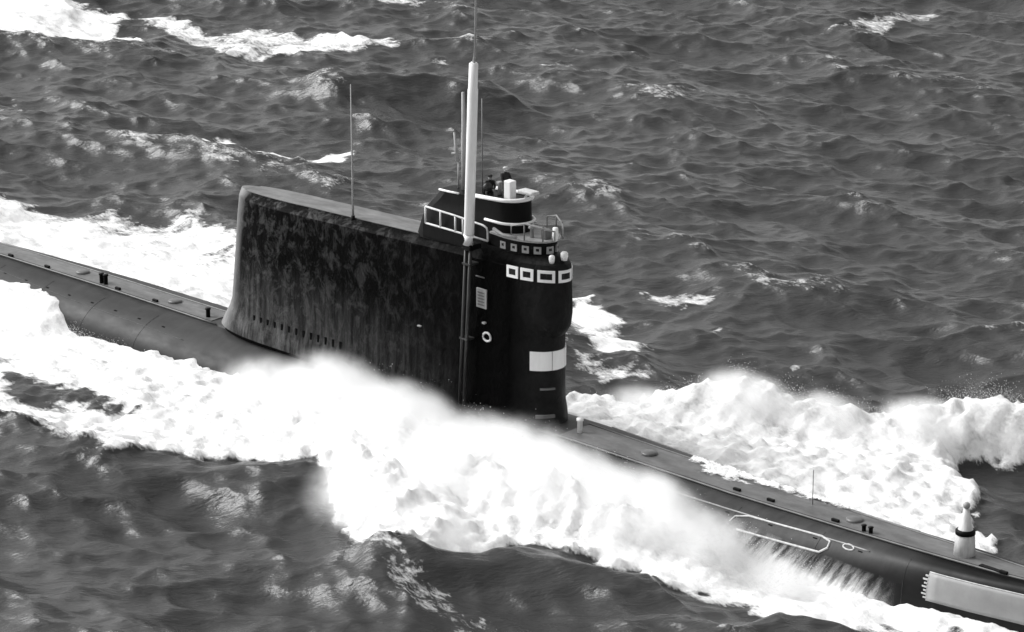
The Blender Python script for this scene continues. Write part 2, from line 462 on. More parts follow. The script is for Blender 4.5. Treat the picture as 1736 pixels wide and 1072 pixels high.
loft('sail_undercut_shade', [[(x, y, z) for x, y in sail_outline(z, grow=-.12)] for z in (1.3, 2.12)], 'black', sub)  # black inset band painted in as the undercut shadow below the sail
rings = []
for z, g in ((2.12, .16), (2.35, .16), (2.8, .12), (3.3, .03), (3.8, 0), (4.5, 0), (6, 0), (7.5, 0), (8.8, 0)):
    rings.append([(x, y, z) for x, y in sail_outline(z, grow=g)])
ref = sail_outline(10, grow=0)
for fz, g in ((0, 0), (.1, -.08), (.36, -.58), (.40, -.72)):
    rr = sail_outline(10.2, grow=0)
    ring = []
    for x, y in rr:
        sc = max(0.02, 1 + g / 1.55)
        ring.append((x + (-.0 if x < 0 else 0), y * sc, top_z(x) + fz))
    rings.append(ring)
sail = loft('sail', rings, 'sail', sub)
# lighter wet top plate
r = []
for x, y in sail_outline(10.2)[1:]:
    if y <= 0 and -17.6 < x < 6.5: r.append([(x, y * .60, top_z(x) + .38), (x, y * .60, top_z(x) + .415), (x, -y * .60, top_z(x) + .415), (x, -y * .60, top_z(x) + .38)])
loft('sail_roof', r, 'roof', sub, smooth=False)
# vertical trailing-edge bar
tube('trailing_edge_bar', [(-20.3, 0, 1.9), (-19.85, 0, 2.7), (-19.35, 0, 3.6), (-19.15, 0, 4.3), (-18.5, 0, 10.2)], [.13, .11, .1, .09, .08], 'dark', sub, 8)
# slots along the sail foot (starboard and port)
def sail_side(x, z, grow=0):
    pts = [(a, -b) for a, b in sail_outline(z, grow=grow) if b <= 0]
    return float(np.interp(x, [a for a, b in pts], [b for a, b in pts]))
for side in (-1, 1):
    for k in range(13):
        x = -15.6 + k * .62
        y = sail_side(x, 3.3, .03)
        bm = bmesh.new(); add_box(bm, x - .08, x + .08, min(side * (y - .1), side * (y + .012)), max(side * (y - .1), side * (y + .012)), 2.98 + .012 * k, 3.55 + .012 * k)
        from_bm('drain_slot', bm, 'black', sub)
# panel seams on the sail side
for x in (-2.6, -9.5):
    for side in (-1, 1):
        tube('plate_seam', [(x, side * (sail_side(x, z) - .01), z) for z in np.linspace(3.6, top_z(x) - .05, 6)], .022, 'dark', sub, 5)

# front bulge that carries the navigation windows
def nose(z, xf, Wd, L=3.6, n=22, p=2.2):
    o = []
    for a in np.linspace(0, math.pi / 2, n):
        q = math.sin(a); o.append((xf - L + L * q, Wd * max(0, 1 - q ** p) ** .5))
    return [(xf - L - 1.2, -Wd * .9)] + [(x, -y) for x, y in o] + [(x, y) for x, y in o[-2::-1]] + [(xf - L - 1.2, Wd * .9)]
rings = []
for z, xf, wd in ((6.75, 6.3, .9), (6.95, 6.95, 1.25), (7.2, 7.28, 1.45), (7.6, 7.52, 1.57), (8.3, 7.62, 1.6), (10.75, 7.55, 1.52), (10.95, 7.48, 1.46), (11.1, 7.15, 1.35), (11.35, 6.6, 1.2), (11.4, 6.4, 1.1)):
    rings.append([(x, y, z) for x, y in nose(z, xf, wd)])
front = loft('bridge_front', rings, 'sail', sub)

# windows round the front: frame + dark pane
def nose_frame(s, xf, Wd, L=3.6, p=2.2):
    """point and outward normal (2-D) on the nose outline at arc parameter s in -1..1 (0 = stem)"""
    o = nose(0, xf, Wd, L, 60, p)[1:-1]
    P2 = [Vector(q) for q in o]
    acc = [0]
    for a, b in zip(P2, P2[1:]): acc.append(acc[-1] + (b - a).length)
    half = acc[-1] / 2; t = half + s
    if t <= 0: return P2[0] + Vector((t, 0)), Vector((0, -1)), Vector((1, 0))
    if t >= acc[-1]: return P2[-1] - Vector((t - acc[-1], 0)), Vector((0, 1)), Vector((-1, 0))
    i = max(j for j in range(len(acc) - 1) if acc[j] <= t + 1e-9)
    f = (t - acc[i]) / (acc[i + 1] - acc[i])
    q = P2[i].lerp(P2[i + 1], f); d = (P2[i + 1] - P2[i]).normalized()
    return q, Vector((d.y, -d.x)), d
def curved_plate(bm, s0, s1, z0, z1, xf, Wd, off0, off1, nseg=4, L=3.6):
    A = []
    for i in range(nseg + 1):
        s = s0 + (s1 - s0) * i / nseg
        q, n, d = nose_frame(s, xf, Wd, L)
        A.append([bm.verts.new((q.x + n.x * o, q.y + n.y * o, z)) for o, z in ((off0, z0), (off1, z0), (off1, z1), (off0, z1))])
    for i in range(nseg):
        for k in range(4): bm.faces.new((A[i][k], A[i][(k + 1) % 4], A[i + 1][(k + 1) % 4], A[i + 1][k]))
    bm.faces.new(A[0]); bm.faces.new(A[-1][::-1])
for s, hw in ((-3.1, .37), (-2.2, .38), (-1.13, .46), (-.08, .42), (.95, .42), (1.95, .38), (2.9, .37)):
    z0, z1 = 10.07, 10.70
    bm = bmesh.new(); f = .15
    curved_plate(bm, s - hw, s + hw, z0, z0 + f, 7.56, 1.53, -.03, .05)
    curved_plate(bm, s - hw, s + hw, z1 - f, z1, 7.56, 1.53, -.03, .05)
    curved_plate(bm, s - hw, s - hw + f, z0 + f, z1 - f, 7.56, 1.53, -.03, .05, 1)
    curved_plate(bm, s + hw - f, s + hw, z0 + f, z1 - f, 7.56, 1.53, -.03, .05, 1)
    fr = from_bm('window', bm, 'white', sub)
    bm = bmesh.new(); curved_plate(bm, s - hw + f, s + hw - f, z0 + f, z1 - f, 7.56, 1.53, -.02, .02, 3)
    from_bm('pane', bm, 'glass', fr)

# white plates low on the nose
for s0, s1 in ((-1.58, -.44), (-.40, .42), (.47, 1.5)):
    bm = bmesh.new(); curved_plate(bm, s0, s1, 5.25, 6.27, 6.98, 1.68, -.05, .045, 6, L=2.9)
    from_bm('white_plate', bm, 'white', sub)
# small step light above the foot
bm = bmesh.new(); curved_plate(bm, -1.1, -.3, 4.22, 4.32, 7.04, 1.74, -.05, .06, 4, L=2.9); from_bm('step', bm, 'midgrey', sub)
bm = bmesh.new(); curved_plate(bm, -1.4, -.4, 2.75, 2.9, 7.12, 1.9, -.05, .12, 4, L=2.9); from_bm('step', bm, 'midgrey', sub)

# starboard side fittings
def side_box(name, x0, x1, z0, z1, mat, d=.05, parent=sub, bev=.03):
    z = (z0 + z1) / 2; y = -max(sail_side(x0, z), sail_side(x1, z))
    if x0 > 3: y = min(y, -1.70)
    return box(name, x0, x1, y - d, y + .12, z0, z1, mat, parent, bev)
grille = side_box('side_grille', 2.55, 3.30, 8.0, 9.05, 'lightgrey', .07)
y = -sail_side(2.9, 8.5)
for k in range(5):
    box('slat', 2.68, 3.17, y - .10, y - .068, 8.15 + k * .165, 8.22 + k * .165, 'midgrey', grille, .0)
side_box('foot_rung', 2.45, 3.1, 9.62, 9.68, 'midgrey', .06, bev=.01)
y = -sail_side(3.3, 6.5)
tube('white_ring', [(3.4 + .29 * math.cos(a), y - .05, 6.55 + .23 * math.sin(a)) for a in np.linspace(0, math.tau, 12, endpoint=False)], .06, 'offwhite', sub, 6, closed=True)
side_box('side_light', 3.1, 3.3, 7.22, 7.32, 'lightgrey', .09, bev=.01)
side_box('side_light', -1.9, -1.65, 5.97, 6.04, 'lightgrey', .12, bev=.01)

# ---- bridge band with portholes under a ledge
def band(z, xf, wd, xa=2.6):
    r = nose(z, xf, wd, 2.4, 14)
    return [(max(x, xa), y, z) for x, y in r]
rings = [band(10.6, 6.4, 1.15), band(11.2, 6.45, 1.2), band(12.0, 6.55, 1.22)]
loft('bridge_band', rings, 'dark', sub)
rings = [band(12.0, 6.7, 1.36), band(12.10, 6.72, 1.38)]
loft('bridge_ledge', rings, 'lightgrey', sub)
for s in (-2.95, -2.2, -1.5, -.85, -.2, .45, 1.1, 1.8, 2.5):
    bm = bmesh.new(); curved_plate(bm, s - .19, s + .19, 11.38, 11.76, 6.54, 1.20, -.05, .05, 2, L=2.4)
    fr = from_bm('porthole', bm, 'lightgrey', sub)
    bm = bmesh.new(); curved_plate(bm, s - .08, s + .08, 11.53, 11.67, 6.54, 1.20, .045, .06, 1, L=2.4)
    from_bm('pane', bm, 'glass', fr)
# lamps on the shoulder above the windows
for x, y, z, r_ in ((6.95, -.5, 11.15, .16), (7.3, .05, 11.3, .2)):
    tube('deck_lamp', [(x, y, z - .15), (x, y, z + .08), (x, y, z + .22), (x, y, z + .3)], [r_ * .8, r_, r_, r_ * .6], 'white', sub, 12)
tube('lamp_bracket', [(6.9, .1, 11.05), (7.3, .05, 11.15)], .07, 'dark', sub, 6)

# fairing of the masts
def fairing_ring(z, xa, xf, wd, n=12):
    o = []
    for a in np.linspace(0, math.pi / 2, n):
        q = math.sin(a); o.append((xf - 1.1 + 1.1 * q, wd * math.cos(a)))
    tail = [(xa, wd * .35), (xa + .25, wd * .75), (xa + .8, wd)]
    h = tail + o
    return [(x, -y, z if not callable(z) else z(x)) for x, y in h] + [(x, y, z if not callable(z) else z(x)) for x, y in h[-2::-1]]
tz = lambda x: 13.42 + .06 * (x + 1.4)
rings = [fairing_ring(10.7, -3.1, 4.62, 1.12), fairing_ring(11.55, -2.8, 4.62, 1.08), fairing_ring(12.3, -2.5, 4.62, 1.0), fairing_ring(13.0, -1.75, 4.6, .95), fairing_ring(tz, -1.35, 4.6, .92)]
fairing = loft('mast_fairing', rings, 'dark', sub)
# white coamings
def rim(name, pts, r, mat='white'): return tube(name, pts, r, mat, sub, 6)
def arc(x0, xf, wd, z, n=16):
    P = [(x0, -wd, z)]
    for a in np.linspace(0, math.pi, n): P.append((xf - 1.1 + 1.1 * math.sin(a), -wd * math.cos(a), z))
    P.append((x0, wd, z)); return P
rim('fairing_coaming', [(x, y, tz(x) + .08) for x, y, z in arc(1.3, 4.66, .96, 0)], .11)
rim('fairing_rim', arc(2.6, 4.72, 1.08, 12.62), .075)
rim('coaming_edge', [(-1.1, -.85, tz(-1.1) + .03), (-.2, -.95, tz(-.2) + .03), (.5, -.95, tz(.5) + .03)], .06)
box('signal_lamp_housing', 3.35, 3.85, -.45, .0, tz(3.6) + .02, tz(3.6) + 1.0, 'white', sub, .06)
bm = bmesh.new()
add_box(bm, 4.25, 5.3, -.35, .25, tz(4.6) + .42, tz(4.6) + .60, .06); add_tube(bm, [(4.4, 0, tz(4.4)), (4.7, 0, tz(4.6) + .45)], .07)
from_bm('wind_deflector', bm, 'offwhite', sub)
tube('bridge_spotlight', [(1.8, -.35, tz(2) - .02), (1.8, -.35, tz(2) + .35), (1.9, -.35, tz(2) + .42), (2.15, -.35, tz(2) + .5)], [.06, .06, .2, .24], 'mast_dark', sub, 12)
tube('compass_stand', [(2.35, .25, tz(2)), (2.35, .25, tz(2) + .55), (2.35, .25, tz(2) + .7)], [.12, .12, .2], 'lightgrey', sub, 12)

# side platform and rail, both sides
for side in (-1, 1):
    yy = side * 1.22
    box('bridge_wing', -2.1, 3.0, min(side * .9, side * 1.16), max(side * .9, side * 1.16), 10.75, 11.55, 'dark', sub, .04)
    rail = bpy.data.objects.new('rail', None)
    bm = bmesh.new()
    xs_ = [-1.78, -.62, .52, 1.1, 1.75, 2.97]
    add_tube(bm, [(-1.78, yy, 11.58), (2.97, yy, 11.54)], .055, 6)
    o = from_bm('guard_rail', bm, 'offwhite', sub, True)
    bm = bmesh.new(); add_tube(bm, [(-1.78, yy, 12.48), (0.5, yy, 12.42), (2.6, yy, 12.32), (2.9, yy, 12.22), (2.97, yy, 12.0), (2.97, yy, 11.54)], .055, 6)
    from_bm('top_rail', bm, 'offwhite', o, True)
    for x in xs_[:-1]:
        tube('stanchion', [(x, yy, 11.56), (x, yy, 12.46 - .04 * (x + 1.78))], .06, 'offwhite', o, 6)
# curved rail and gear on the ledge in front of the fairing
for side in (-1, 1):
    tube('ledge_rail', [(4.8, side * 1.3, 12.15), (4.8, side * 1.3, 12.75), (5.6, side * 1.15, 12.98), (6.5, side * .7, 12.8), (6.95, side * .3, 12.65), (6.95, side * .3, 12.15)], .05, 'lightgrey', sub, 6)
    for x, y in ((5.6, 1.15), (6.5, .7)):
        tube('rail_post', [(x, side * y, 12.1), (x, side * y, 12.9)], .04, 'midgrey', sub, 6)
tube('ledge_crossbar', [(3.7, -1.52, 12.42), (4.4, -1.5, 12.2), (5.2, -1.3, 12.2)], [.09, .08, .07], 'lightgrey', sub, 6)
tube('navigation_lamp', [(6.8, -.1, 12.1), (6.8, -.1, 12.4), (6.8, -.1, 12.8)], [.1, .17, .14], 'white', sub, 10)
tube('pelorus', [(5.5, -.5, 12.1), (5.5, -.5, 12.55), (5.5, -.5, 12.6), (5.5, -.5, 12.75)], [.1, .1, .2, .16], 'lightgrey', sub, 10)
box('chart_box', 6.0, 6.35, -.35, .1, 12.1, 12.6, 'midgrey', sub, .03)

# ---- masts
mast = tube('radio_mast', [(2.40, -2.05, 11.40), (2.42, -2.05, 11.9), (2.44, -2.05, 12.0), (2.74, -2.02, 19.65), (2.74, -2.02, 19.7), (2.78, -2.0, 21.0), (2.79, -2.0, 21.05)],
            [.30, .30, .27, .27, .24, .235, .16], 'white', sub, 20)
tube('whip', [(2.79, -2.0, 21.0), (2.88, -2.0, 21.6), (3.15, -2.0, 31.0)], [.09, .055, .035], 'lightgrey', mast, 8)
for dx in (-.17, .17):
    tube('mast_leg', [(2.40 + dx, -2.05, 11.42), (1.92 + dx, -2.12, 2.6)], .10, 'mast_dark', sub, 10)
for z in (6.2, 10.3):
    xx = 1.92 + (z - 2.6) / 8.82 * .48
    box('mast_clamp', xx - .3, xx + .3, -2.2, -1.5, z, z + .1, 'mast_dark', sub, .01)
box('mast_hinge', 2.1, 2.7, -2.25, -1.4, 11.12, 11.42, 'dark', sub, .04)
tube('periscope', [(-.05, 0, 13.3), (-.1, 0, 16.5), (-.12, 0, 16.6), (-.15, 0, 18.7)], [.17, .16, .12, .09], 'lightgrey', sub, 12)
tube('antenna', [(1.3, 0, 13.4), (1.28, 0, 18.6)], .035, 'midgrey', sub, 6)
tube('antenna', [(-7.84, -1.0, 10.6), (-7.84, -1.0, 13.2), (-7.88, -1.0, 18.0)], [.07, .05, .028], 'lightgrey', sub, 6)
tube('antenna_foot', [(-7.84, -1.0, 10.35), (-7.84, -1.0, 10.75)], [.14, .1], 'dark', sub, 8)
bm = bmesh.new()
add_tube(bm, [(-.65, .1, 13.4), (-.63, .1, 14.9)], .05, 6); add_tube(bm, [(-.7, .1, 14.9), (-.95, .1, 16.4)], [.12, .05], 8); add_tube(bm, [(-.95, -.1, 15.3), (-.45, .3, 15.35)], .05, 6)
from_bm('radar_aerial', bm, 'lightgrey', sub, True)

# ------------------------------------------------------------------ people on the bridge
def person(label, loc, yaw, cap_mat, lean=0.0):
    o0 = thing('person', label, 'person', loc, None)
    o0.rotation_euler = (0, 0, yaw)
    me = bpy.data.meshes.new('body')
    J = {  # joint: (co, radius)
        'pel': ((0, 0, .95), .15), 'wai': ((0, .0, 1.12), .15), 'che': ((lean * .3, 0, 1.34), .175), 'nek': ((lean * .5, 0, 1.50), .07), 'he1': ((lean * .55 + .01, 0, 1.60), .095), 'he2': ((lean * .6, 0, 1.70), .085),
        'shl': ((lean * .4, .2, 1.42), .085), 'ell': ((.08 + lean * .3, .27, 1.14), .06), 'hal': ((.30, .18, 1.05), .045), 'hll': ((.38, .15, 1.05), .04),
        'shr': ((lean * .4, -.2, 1.42), .085), 'elr': ((.08 + lean * .3, -.27, 1.14), .06), 'har': ((.30, -.18, 1.05), .045), 'hlr': ((.38, -.15, 1.05), .04),
        'hil': ((0, .1, .88), .11), 'knl': ((.02, .12, .48), .075), 'anl': ((-.01, .12, .1), .055), 'tol': ((.16, .14, .05), .045),
        'hir': ((0, -.1, .88), .11), 'knr': ((.02, -.12, .48), .075), 'anr': ((-.01, -.12, .1), .055), 'tor': ((.16, -.14, .05), .045)}
    K = list(J); idx = {k: i for i, k in enumerate(K)}
    E = [('pel', 'wai'), ('wai', 'che'), ('che', 'nek'), ('nek', 'he1'), ('he1', 'he2'), ('che', 'shl'), ('shl', 'ell'), ('ell', 'hal'), ('hal', 'hll'),
         ('che', 'shr'), ('shr', 'elr'), ('elr', 'har'), ('har', 'hlr'), ('pel', 'hil'), ('hil', 'knl'), ('knl', 'anl'), ('anl', 'tol'), ('pel', 'hir'), ('hir', 'knr'), ('knr', 'anr'), ('anr', 'tor')]
    me.from_pydata([J[k][0] for k in K], [(idx[a], idx[b]) for a, b in E], [])
    ob = link('body', me, 'coat', o0)
    sk = ob.modifiers.new('skin', 'SKIN')
    for i, k in enumerate(K):
        v = me.skin_vertices[0].data[i]; v.radius = (J[k][1], J[k][1]); v.use_root = (k == 'pel')
    ob.modifiers.new('sub', 'SUBSURF').levels = 2; ob.modifiers['sub'].render_levels = 2
    # face: skin-coloured mask over the front of the head, nose included
    bm = bmesh.new(); bmesh.ops.create_icosphere(bm, subdivisions=3, radius=.1)
    for v in bm.verts:
        x, y, z = v.co
        if x > .08 and abs(y) < .02 and abs(z) < .03: v.co.x += .02
        v.co.z *= 1.2; v.co += Vector((lean * .58 + .02, 0, 1.645))
    from_bm('face', bm, 'skin', o0, True)
    bm = bmesh.new(); add_tube(bm, [(lean * .58, 0, 1.69), (lean * .58, 0, 1.74), (lean * .58 - .01, 0, 1.80)], [.115, .135, .11], 14)
    add_box(bm, lean * .58 + .06, lean * .58 + .2, -.08, .08, 1.695, 1.715)
    from_bm('cap', bm, cap_mat, o0, True)
    # collar and hands
    for s in (-1, 1):
        bm = bmesh.new(); add_box(bm, .36, .45, s * .15 - .04, s * .15 + .04, 1.02, 1.07, .015)
        for q in range(4): add_tube(bm, [(.44, s * .15 - .03 + q * .02, 1.045), (.50 - .01 * abs(q - 1.5), s * .15 - .03 + q * .02, 1.04), (.52 - .01 * abs(q - 1.5), s * .15 - .03 + q * .02, 1.0)], .009, 5)
        add_tube(bm, [(.38, s * .15 - s * .04, 1.05), (.42, s * .15 - s * .07, 1.04)], .011, 5)
        from_bm('hand', bm, 'skin', o0, True)
    return o0
person('person in dark coat and pale cap beside the white lamp housing on the bridge', (2.92, .1, 13.45), R(-10), 'cap')
person('person in dark clothes and cap leaning forward on the bridge, right of white mast', (1.75, .1, 12.85), R(-40), 'coat', .25)

# ------------------------------------------------------------------ sea
L = 190.0; NT = 1024
def spectrum(seed, lam_p, hs, wdir, spread=2.5, lam_min=.5):
    rs = np.random.RandomState(seed)
    k1 = np.fft.fftfreq(NT, L / NT) * 2 * np.pi
    kx, ky = np.meshgrid(k1, k1, indexing='ij')
    k = np.hypot(kx, ky); k[0, 0] = 1e-6
    kp = 2 * np.pi / lam_p
    Sp = np.exp(-1.25 * (kp / k) ** 2) / k ** 4.0
    c = (kx * math.cos(wdir) + ky * math.sin(wdir)) / k
    D = np.where(c > 0, np.abs(c) ** spread, .12 * np.abs(c) ** spread) + .04
    Sp *= D * np.exp(-(k * lam_min / (2 * np.pi)) ** 2); Sp[0, 0] = 0
    a = (rs.randn(NT, NT) + 1j * rs.randn(NT, NT)) * np.sqrt(Sp)
    h = np.fft.ifft2(a).real
    sc = (hs / 4) / h.std()
    H = np.fft.fft2(h * sc)
    return h * sc, np.fft.ifft2(-1j * kx / k * H).real, np.fft.ifft2(-1j * ky / k * H).real
h1, dx1, dy1 = spectrum(11, 23, 1.7, R(-88), 3.0)
_h, _x, _y = spectrum(23, 4.5, .27, R(-55), 3.0)
h1 += _h; dx1 += _x; dy1 += _y
def pink(seed, lo, hi, pw=2.0):
    rs = np.random.RandomState(seed)
    k1 = np.fft.fftfreq(NT, L / NT); kx, ky = np.meshgrid(k1, k1, indexing='ij'); k = np.hypot(kx, ky); k[0, 0] = 1e-6
    A = np.where((k > 1 / hi) & (k < 1 / lo), k ** (-pw / 2 - .5), 0)
    n = np.fft.ifft2(np.fft.fft2(rs.randn(NT, NT)) * A).real
    return n / n.std()
nzA = pink(3, .5, 12); nzB = pink(5, .4, 3, 1.2)

core = 0.215
def axis(a, b, far):
    c = list(np.arange(a, b, core)); st = core; lo = [a]; hi = [c[-1]]
    while hi[-1] < far: st = min(st * 1.09, 260); hi.append(hi[-1] + st)
    st = core
    while lo[-1] > -far: st = min(st * 1.09, 260); lo.append(lo[-1] - st)
    return np.array(lo[1:][::-1] + c + hi[1:])
ax = axis(-112, 46, 4200); ay = axis(-40, 108, 4200)
X, Y = np.meshgrid(ax, ay, indexing='ij')
def samp(T, X, Y):
    u = (X / L * NT) % NT; v = (Y / L * NT) % NT
    i = u.astype(int) % NT; j = v.astype(int) % NT; fu = u - np.floor(u); fv = v - np.floor(v)
    i2 = (i + 1) % NT; j2 = (j + 1) % NT
    return (T[i, j] * (1 - fu) + T[i2, j] * fu) * (1 - fv) + (T[i, j2] * (1 - fu) + T[i2, j2] * fu) * fv
stepx = np.gradient(ax)[:, None]; stepy = np.gradient(ay)[None, :]
fade = np.clip(1.2 - np.maximum(stepx, stepy) / 6.0, 0, 1)
Hh = samp(h1, X, Y) * fade
CH = -0.85
DX = samp(dx1, X, Y) * fade * CH; DY = samp(dy1, X, Y) * fade * CH
NA = samp(nzA, X, Y); NB = samp(nzB, X, Y)

POLY = {
'near': [(-16.8, -18.4), (-15.3, -17.2), (-11.7, -17.5), (-8.4, -17.7), (-7.6, -15.6), (-5.6, -14.1), (-4.6, -12.2), (-1.8, -11.7), (-0.3, -11.0), (3.3, -12.9), (6.6, -14.8), (9.9, -16.0), (12.1, -15.6), (13.4, -14.3), (13.5, -12.3), (14.9, -10.2), (16.8, -9.2), (19.1, -8.3), (21.0, -7.5), (23.4, -8.0), (26.0, -8.3), (27.5, -6.8), (30.1, -5.6), (32.8, -4.7), (36.0, -3.6), (40, -3.0), (42.5, -1.5), (43, 1.0), (30, 1), (-60, 1), (-75, -3), (-100, -8), (-100, -24), (-60, -30), (-30, -24)],
'farwake': [(-110, 6), (-100, 22), (-80, 19), (-60.0, 12.2), (-57.0, 13.0), (-52.5, 12.7), (-51.0, 15.5), (-47.2, 14.6), (-46.3, 17.4), (-43.2, 16.7), (-40.1, 16.9), (-34, 14), (-24, 10), (-10, 8), (0, 5.5), (8, 5), (8, 0), (-60, 0)],
'farbow': [(3.0, 0), (-1.0, 5.5), (0.5, 8.4), (4.5, 10.4), (7, 11.2), (10, 12.8), (12.5, 13.4), (15, 15), (17.0, 18.2), (19.5, 20.4), (22, 21.6), (25, 22), (29, 23), (32, 23), (29, 20.4), (25, 19), (22.3, 17.3), (21.2, 15.8), (22.4, 14.4), (25.2, 12.6), (25.6, 11.0), (27.6, 9), (30.0, 6.8), (33, 4.8), (38, 2.6), (42.5, 1.0), (43, -1)],
'capA': [(-118, 46), (-118, 56), (-108.1, 55.9), (-104.7, 57.4), (-100.8, 53.4), (-97.9, 50.0), (-93.7, 49.6), (-90.2, 47.1), (-92.5, 44.1), (-96.3, 41.5), (-99.5, 40.2)],
'capB': [(-100.5, 55.5), (-97.6, 56.7), (-92.0, 56.1), (-90.0, 60.3), (-84.2, 60.7), (-80.9, 61.7), (-77.3, 64.5), (-75.2, 62.0), (-77.9, 57.8), (-83.3, 52.3), (-89.4, 54.0), (-95.9, 54.2)],
'capC': [(-62.8, 33.5), (-61.0, 33.7), (-57.9, 32.5), (-54.6, 33.1), (-51.9, 37.0), (-50.3, 35.6), (-53.3, 32.0), (-54.5, 29.8), (-57.3, 28.3), (-56.4, 30.8), (-59.6, 32.0)],
'capD': [(-69.2, 61.7), (-69.6, 63.9), (-68.9, 63.3), (-68.7, 61.6)],
'capE': [(-61.8, 65.2), (-61.0, 67.7), (-58.1, 68.2), (-57.5, 66.9), (-59.8, 65.8), (-60.4, 64.2)],
'capF': [(-54.6, 90.7), (-55.7, 96.6), (-56.8, 101.9), (-53.9, 106.3), (-52.8, 104.9), (-53.5, 101.0), (-52.3, 96.5), (-53.2, 91.4)],
'capG': [(-15.6, 23.5), (-14.4, 24.0), (-10.1, 21.6), (-6.3, 18.7), (-4.4, 19.0), (-3.0, 16.8), (-4.3, 15.7), (-8.5, 18.0), (-11.7, 19.9)],
'capH': [(-4.4, 24.0), (-4.3, 24.5), (-2.0, 22.8), (-2.0, 21.8), (-3.2, 22.5)],
'capI': [(4.3, 21.1), (4.3, 21.8), (5.9, 20.6), (5.8, 19.9)],
'capJ': [(-5.0, 13.1), (-2.8, 14.1), (-0.0, 15.1), (0.7, 13.9), (-0.9, 12.2), (-2.8, 11.0)],
'capK': [(-12.5, 26.2), (-10.6, 27.9), (-7.8, 27.5), (-8.6, 25.8), (-10.7, 25.4)],
'capL': [(-92.0, 72.8), (-88.4, 76.6), (-84.7, 77.4), (-85.0, 73.4), (-88.2, 72.2)],
'capM': [(12.0, -17.1), (14.2, -16.0), (17.4, -16.4), (20.8, -17.0), (19.4, -18.6), (17.1, -18.7), (14.4, -18.5)],
'holeA': [(-25.3, -12.3), (-23.3, -11.4), (-20.0, -10.6), (-18.1, -11.6), (-20.5, -13.4), (-22.9, -14.1)],
'holeB': [(-17.0, -12.4), (-15.4, -11.6), (-13.9, -11.5), (-15.1, -12.7)],
'capN': [(-78.8, 25.5), (-84.8, 30.8), (-84.1, 31.0), (-82.6, 28.7)],
}
def sdf(poly, X, Y, pad=10):
    """signed distance, positive inside; computed only near the polygon"""
    P = np.array(poly); out = np.full(X.shape, -50.0)
    i0, i1 = np.searchsorted(ax, [P[:, 0].min() - pad, P[:, 0].max() + pad]); j0, j1 = np.searchsorted(ay, [P[:, 1].min() - pad, P[:, 1].max() + pad])
    x = X[i0:i1, j0:j1]; y = Y[i0:i1, j0:j1]
    d = np.full(x.shape, 1e9); ins = np.zeros(x.shape, bool)
    for a, b in zip(P, np.roll(P, -1, 0)):
        e = b - a; t = np.clip(((x - a[0]) * e[0] + (y - a[1]) * e[1]) / (e @ e), 0, 1)
        d = np.minimum(d, np.hypot(x - a[0] - t * e[0], y - a[1] - t * e[1]))
        cond = ((a[1] > y) != (b[1] > y))
        if a[1] != b[1]: ins ^= cond & (x < (b[0] - a[0]) * (y - a[1]) / (b[1] - a[1]) + a[0])
    out[i0:i1, j0:j1] = np.where(ins, d, -d)
    return out
def ss(a, b, v):
    t = np.clip((v - a) / (b - a), 0, 1); return t * t * (3 - 2 * t)
sN, sW, sB = (sdf(POLY[k], X, Y) for k in ('near', 'farwake', 'farbow'))
hA, hB = sdf(POLY['holeA'], X, Y), sdf(POLY['holeB'], X, Y)
wob = NA * .45 + NB * .12
foam = np.maximum.reduce([ss(-.5, .9, sN + wob), ss(-1.2, 1.8, sW + wob * 1.6), ss(-.5, .9, sB + wob)])
foam = np.minimum(foam, 1 - .75 * np.maximum(ss(-.8, .8, hA + wob), ss(-.6, .6, hB + wob)))
# patchier, lacy wake away from the hull and aft of the sail
aft = ss(-4, -22, X) * ss(-6.5, -11, Y)
foam *= 1 - aft * np.clip(.33 + .16 * NA + .05 * NB, 0, .6)
edgeN = ss(3.5, 0, sN) * ss(0, -10, X)
foam *= 1 - .35 * edgeN * (Y < -3)
aft2 = ss(6, 14, Y) * (Y > 0) * ss(0, -12, X)
foam *= 1 - aft2 * np.clip(.34 + .16 * NA + .06 * NB, 0, .6)
caps = {'capA': .9, 'capB': .56, 'capC': .75, 'capD': .48, 'capE': .45, 'capF': .42, 'capG': .62, 'capH': .5, 'capI': .45, 'capJ': .5, 'capK': .45, 'capL': .5, 'capM': .36, 'capN': .6}
for k, amp in caps.items():
    s_ = sdf(POLY[k], X, Y)
    wd_ = .9 if k != 'capA' else 1.4
    foam = np.maximum(foam, amp * (1 + .10 * NA + .04 * NB) * ss(-wd_, wd_ * .8, s_ + wob * .8))
# natural small caps where crests pinch
gx = np.gradient(samp(dx1, X, Y), axis=0) / stepx; gy = np.gradient(samp(dy1, X, Y), axis=1) / stepy
J = (1 + CH * gx) * (1 + CH * gy)
foam = np.maximum(foam, .52 * ss(.10, -.25, J) * (fade > .9))
foam = np.maximum(foam, (.31 + .05 * NA) * ss(.35, .85, Hh) * (fade > .9))
foam = np.clip(foam, 0, 1)

def ridge(x, y, pts, width, crest):
    """smooth ridge along a polyline; crest = heights at the points"""
    best = np.zeros(x.shape)
    P = np.array(pts, float)
    for i in range(len(P) - 1):
        a, b = P[i], P[i + 1]; e = b - a
        t = np.clip(((x - a[0]) * e[0] + (y - a[1]) * e[1]) / (e @ e), 0, 1)
        d = np.hypot(x - a[0] - t * e[0], y - a[1] - t * e[1])
        hh = crest[i] + (crest[i + 1] - crest[i]) * t
        best = np.maximum(best, hh * np.exp(-(d / width) ** 2))
    return best
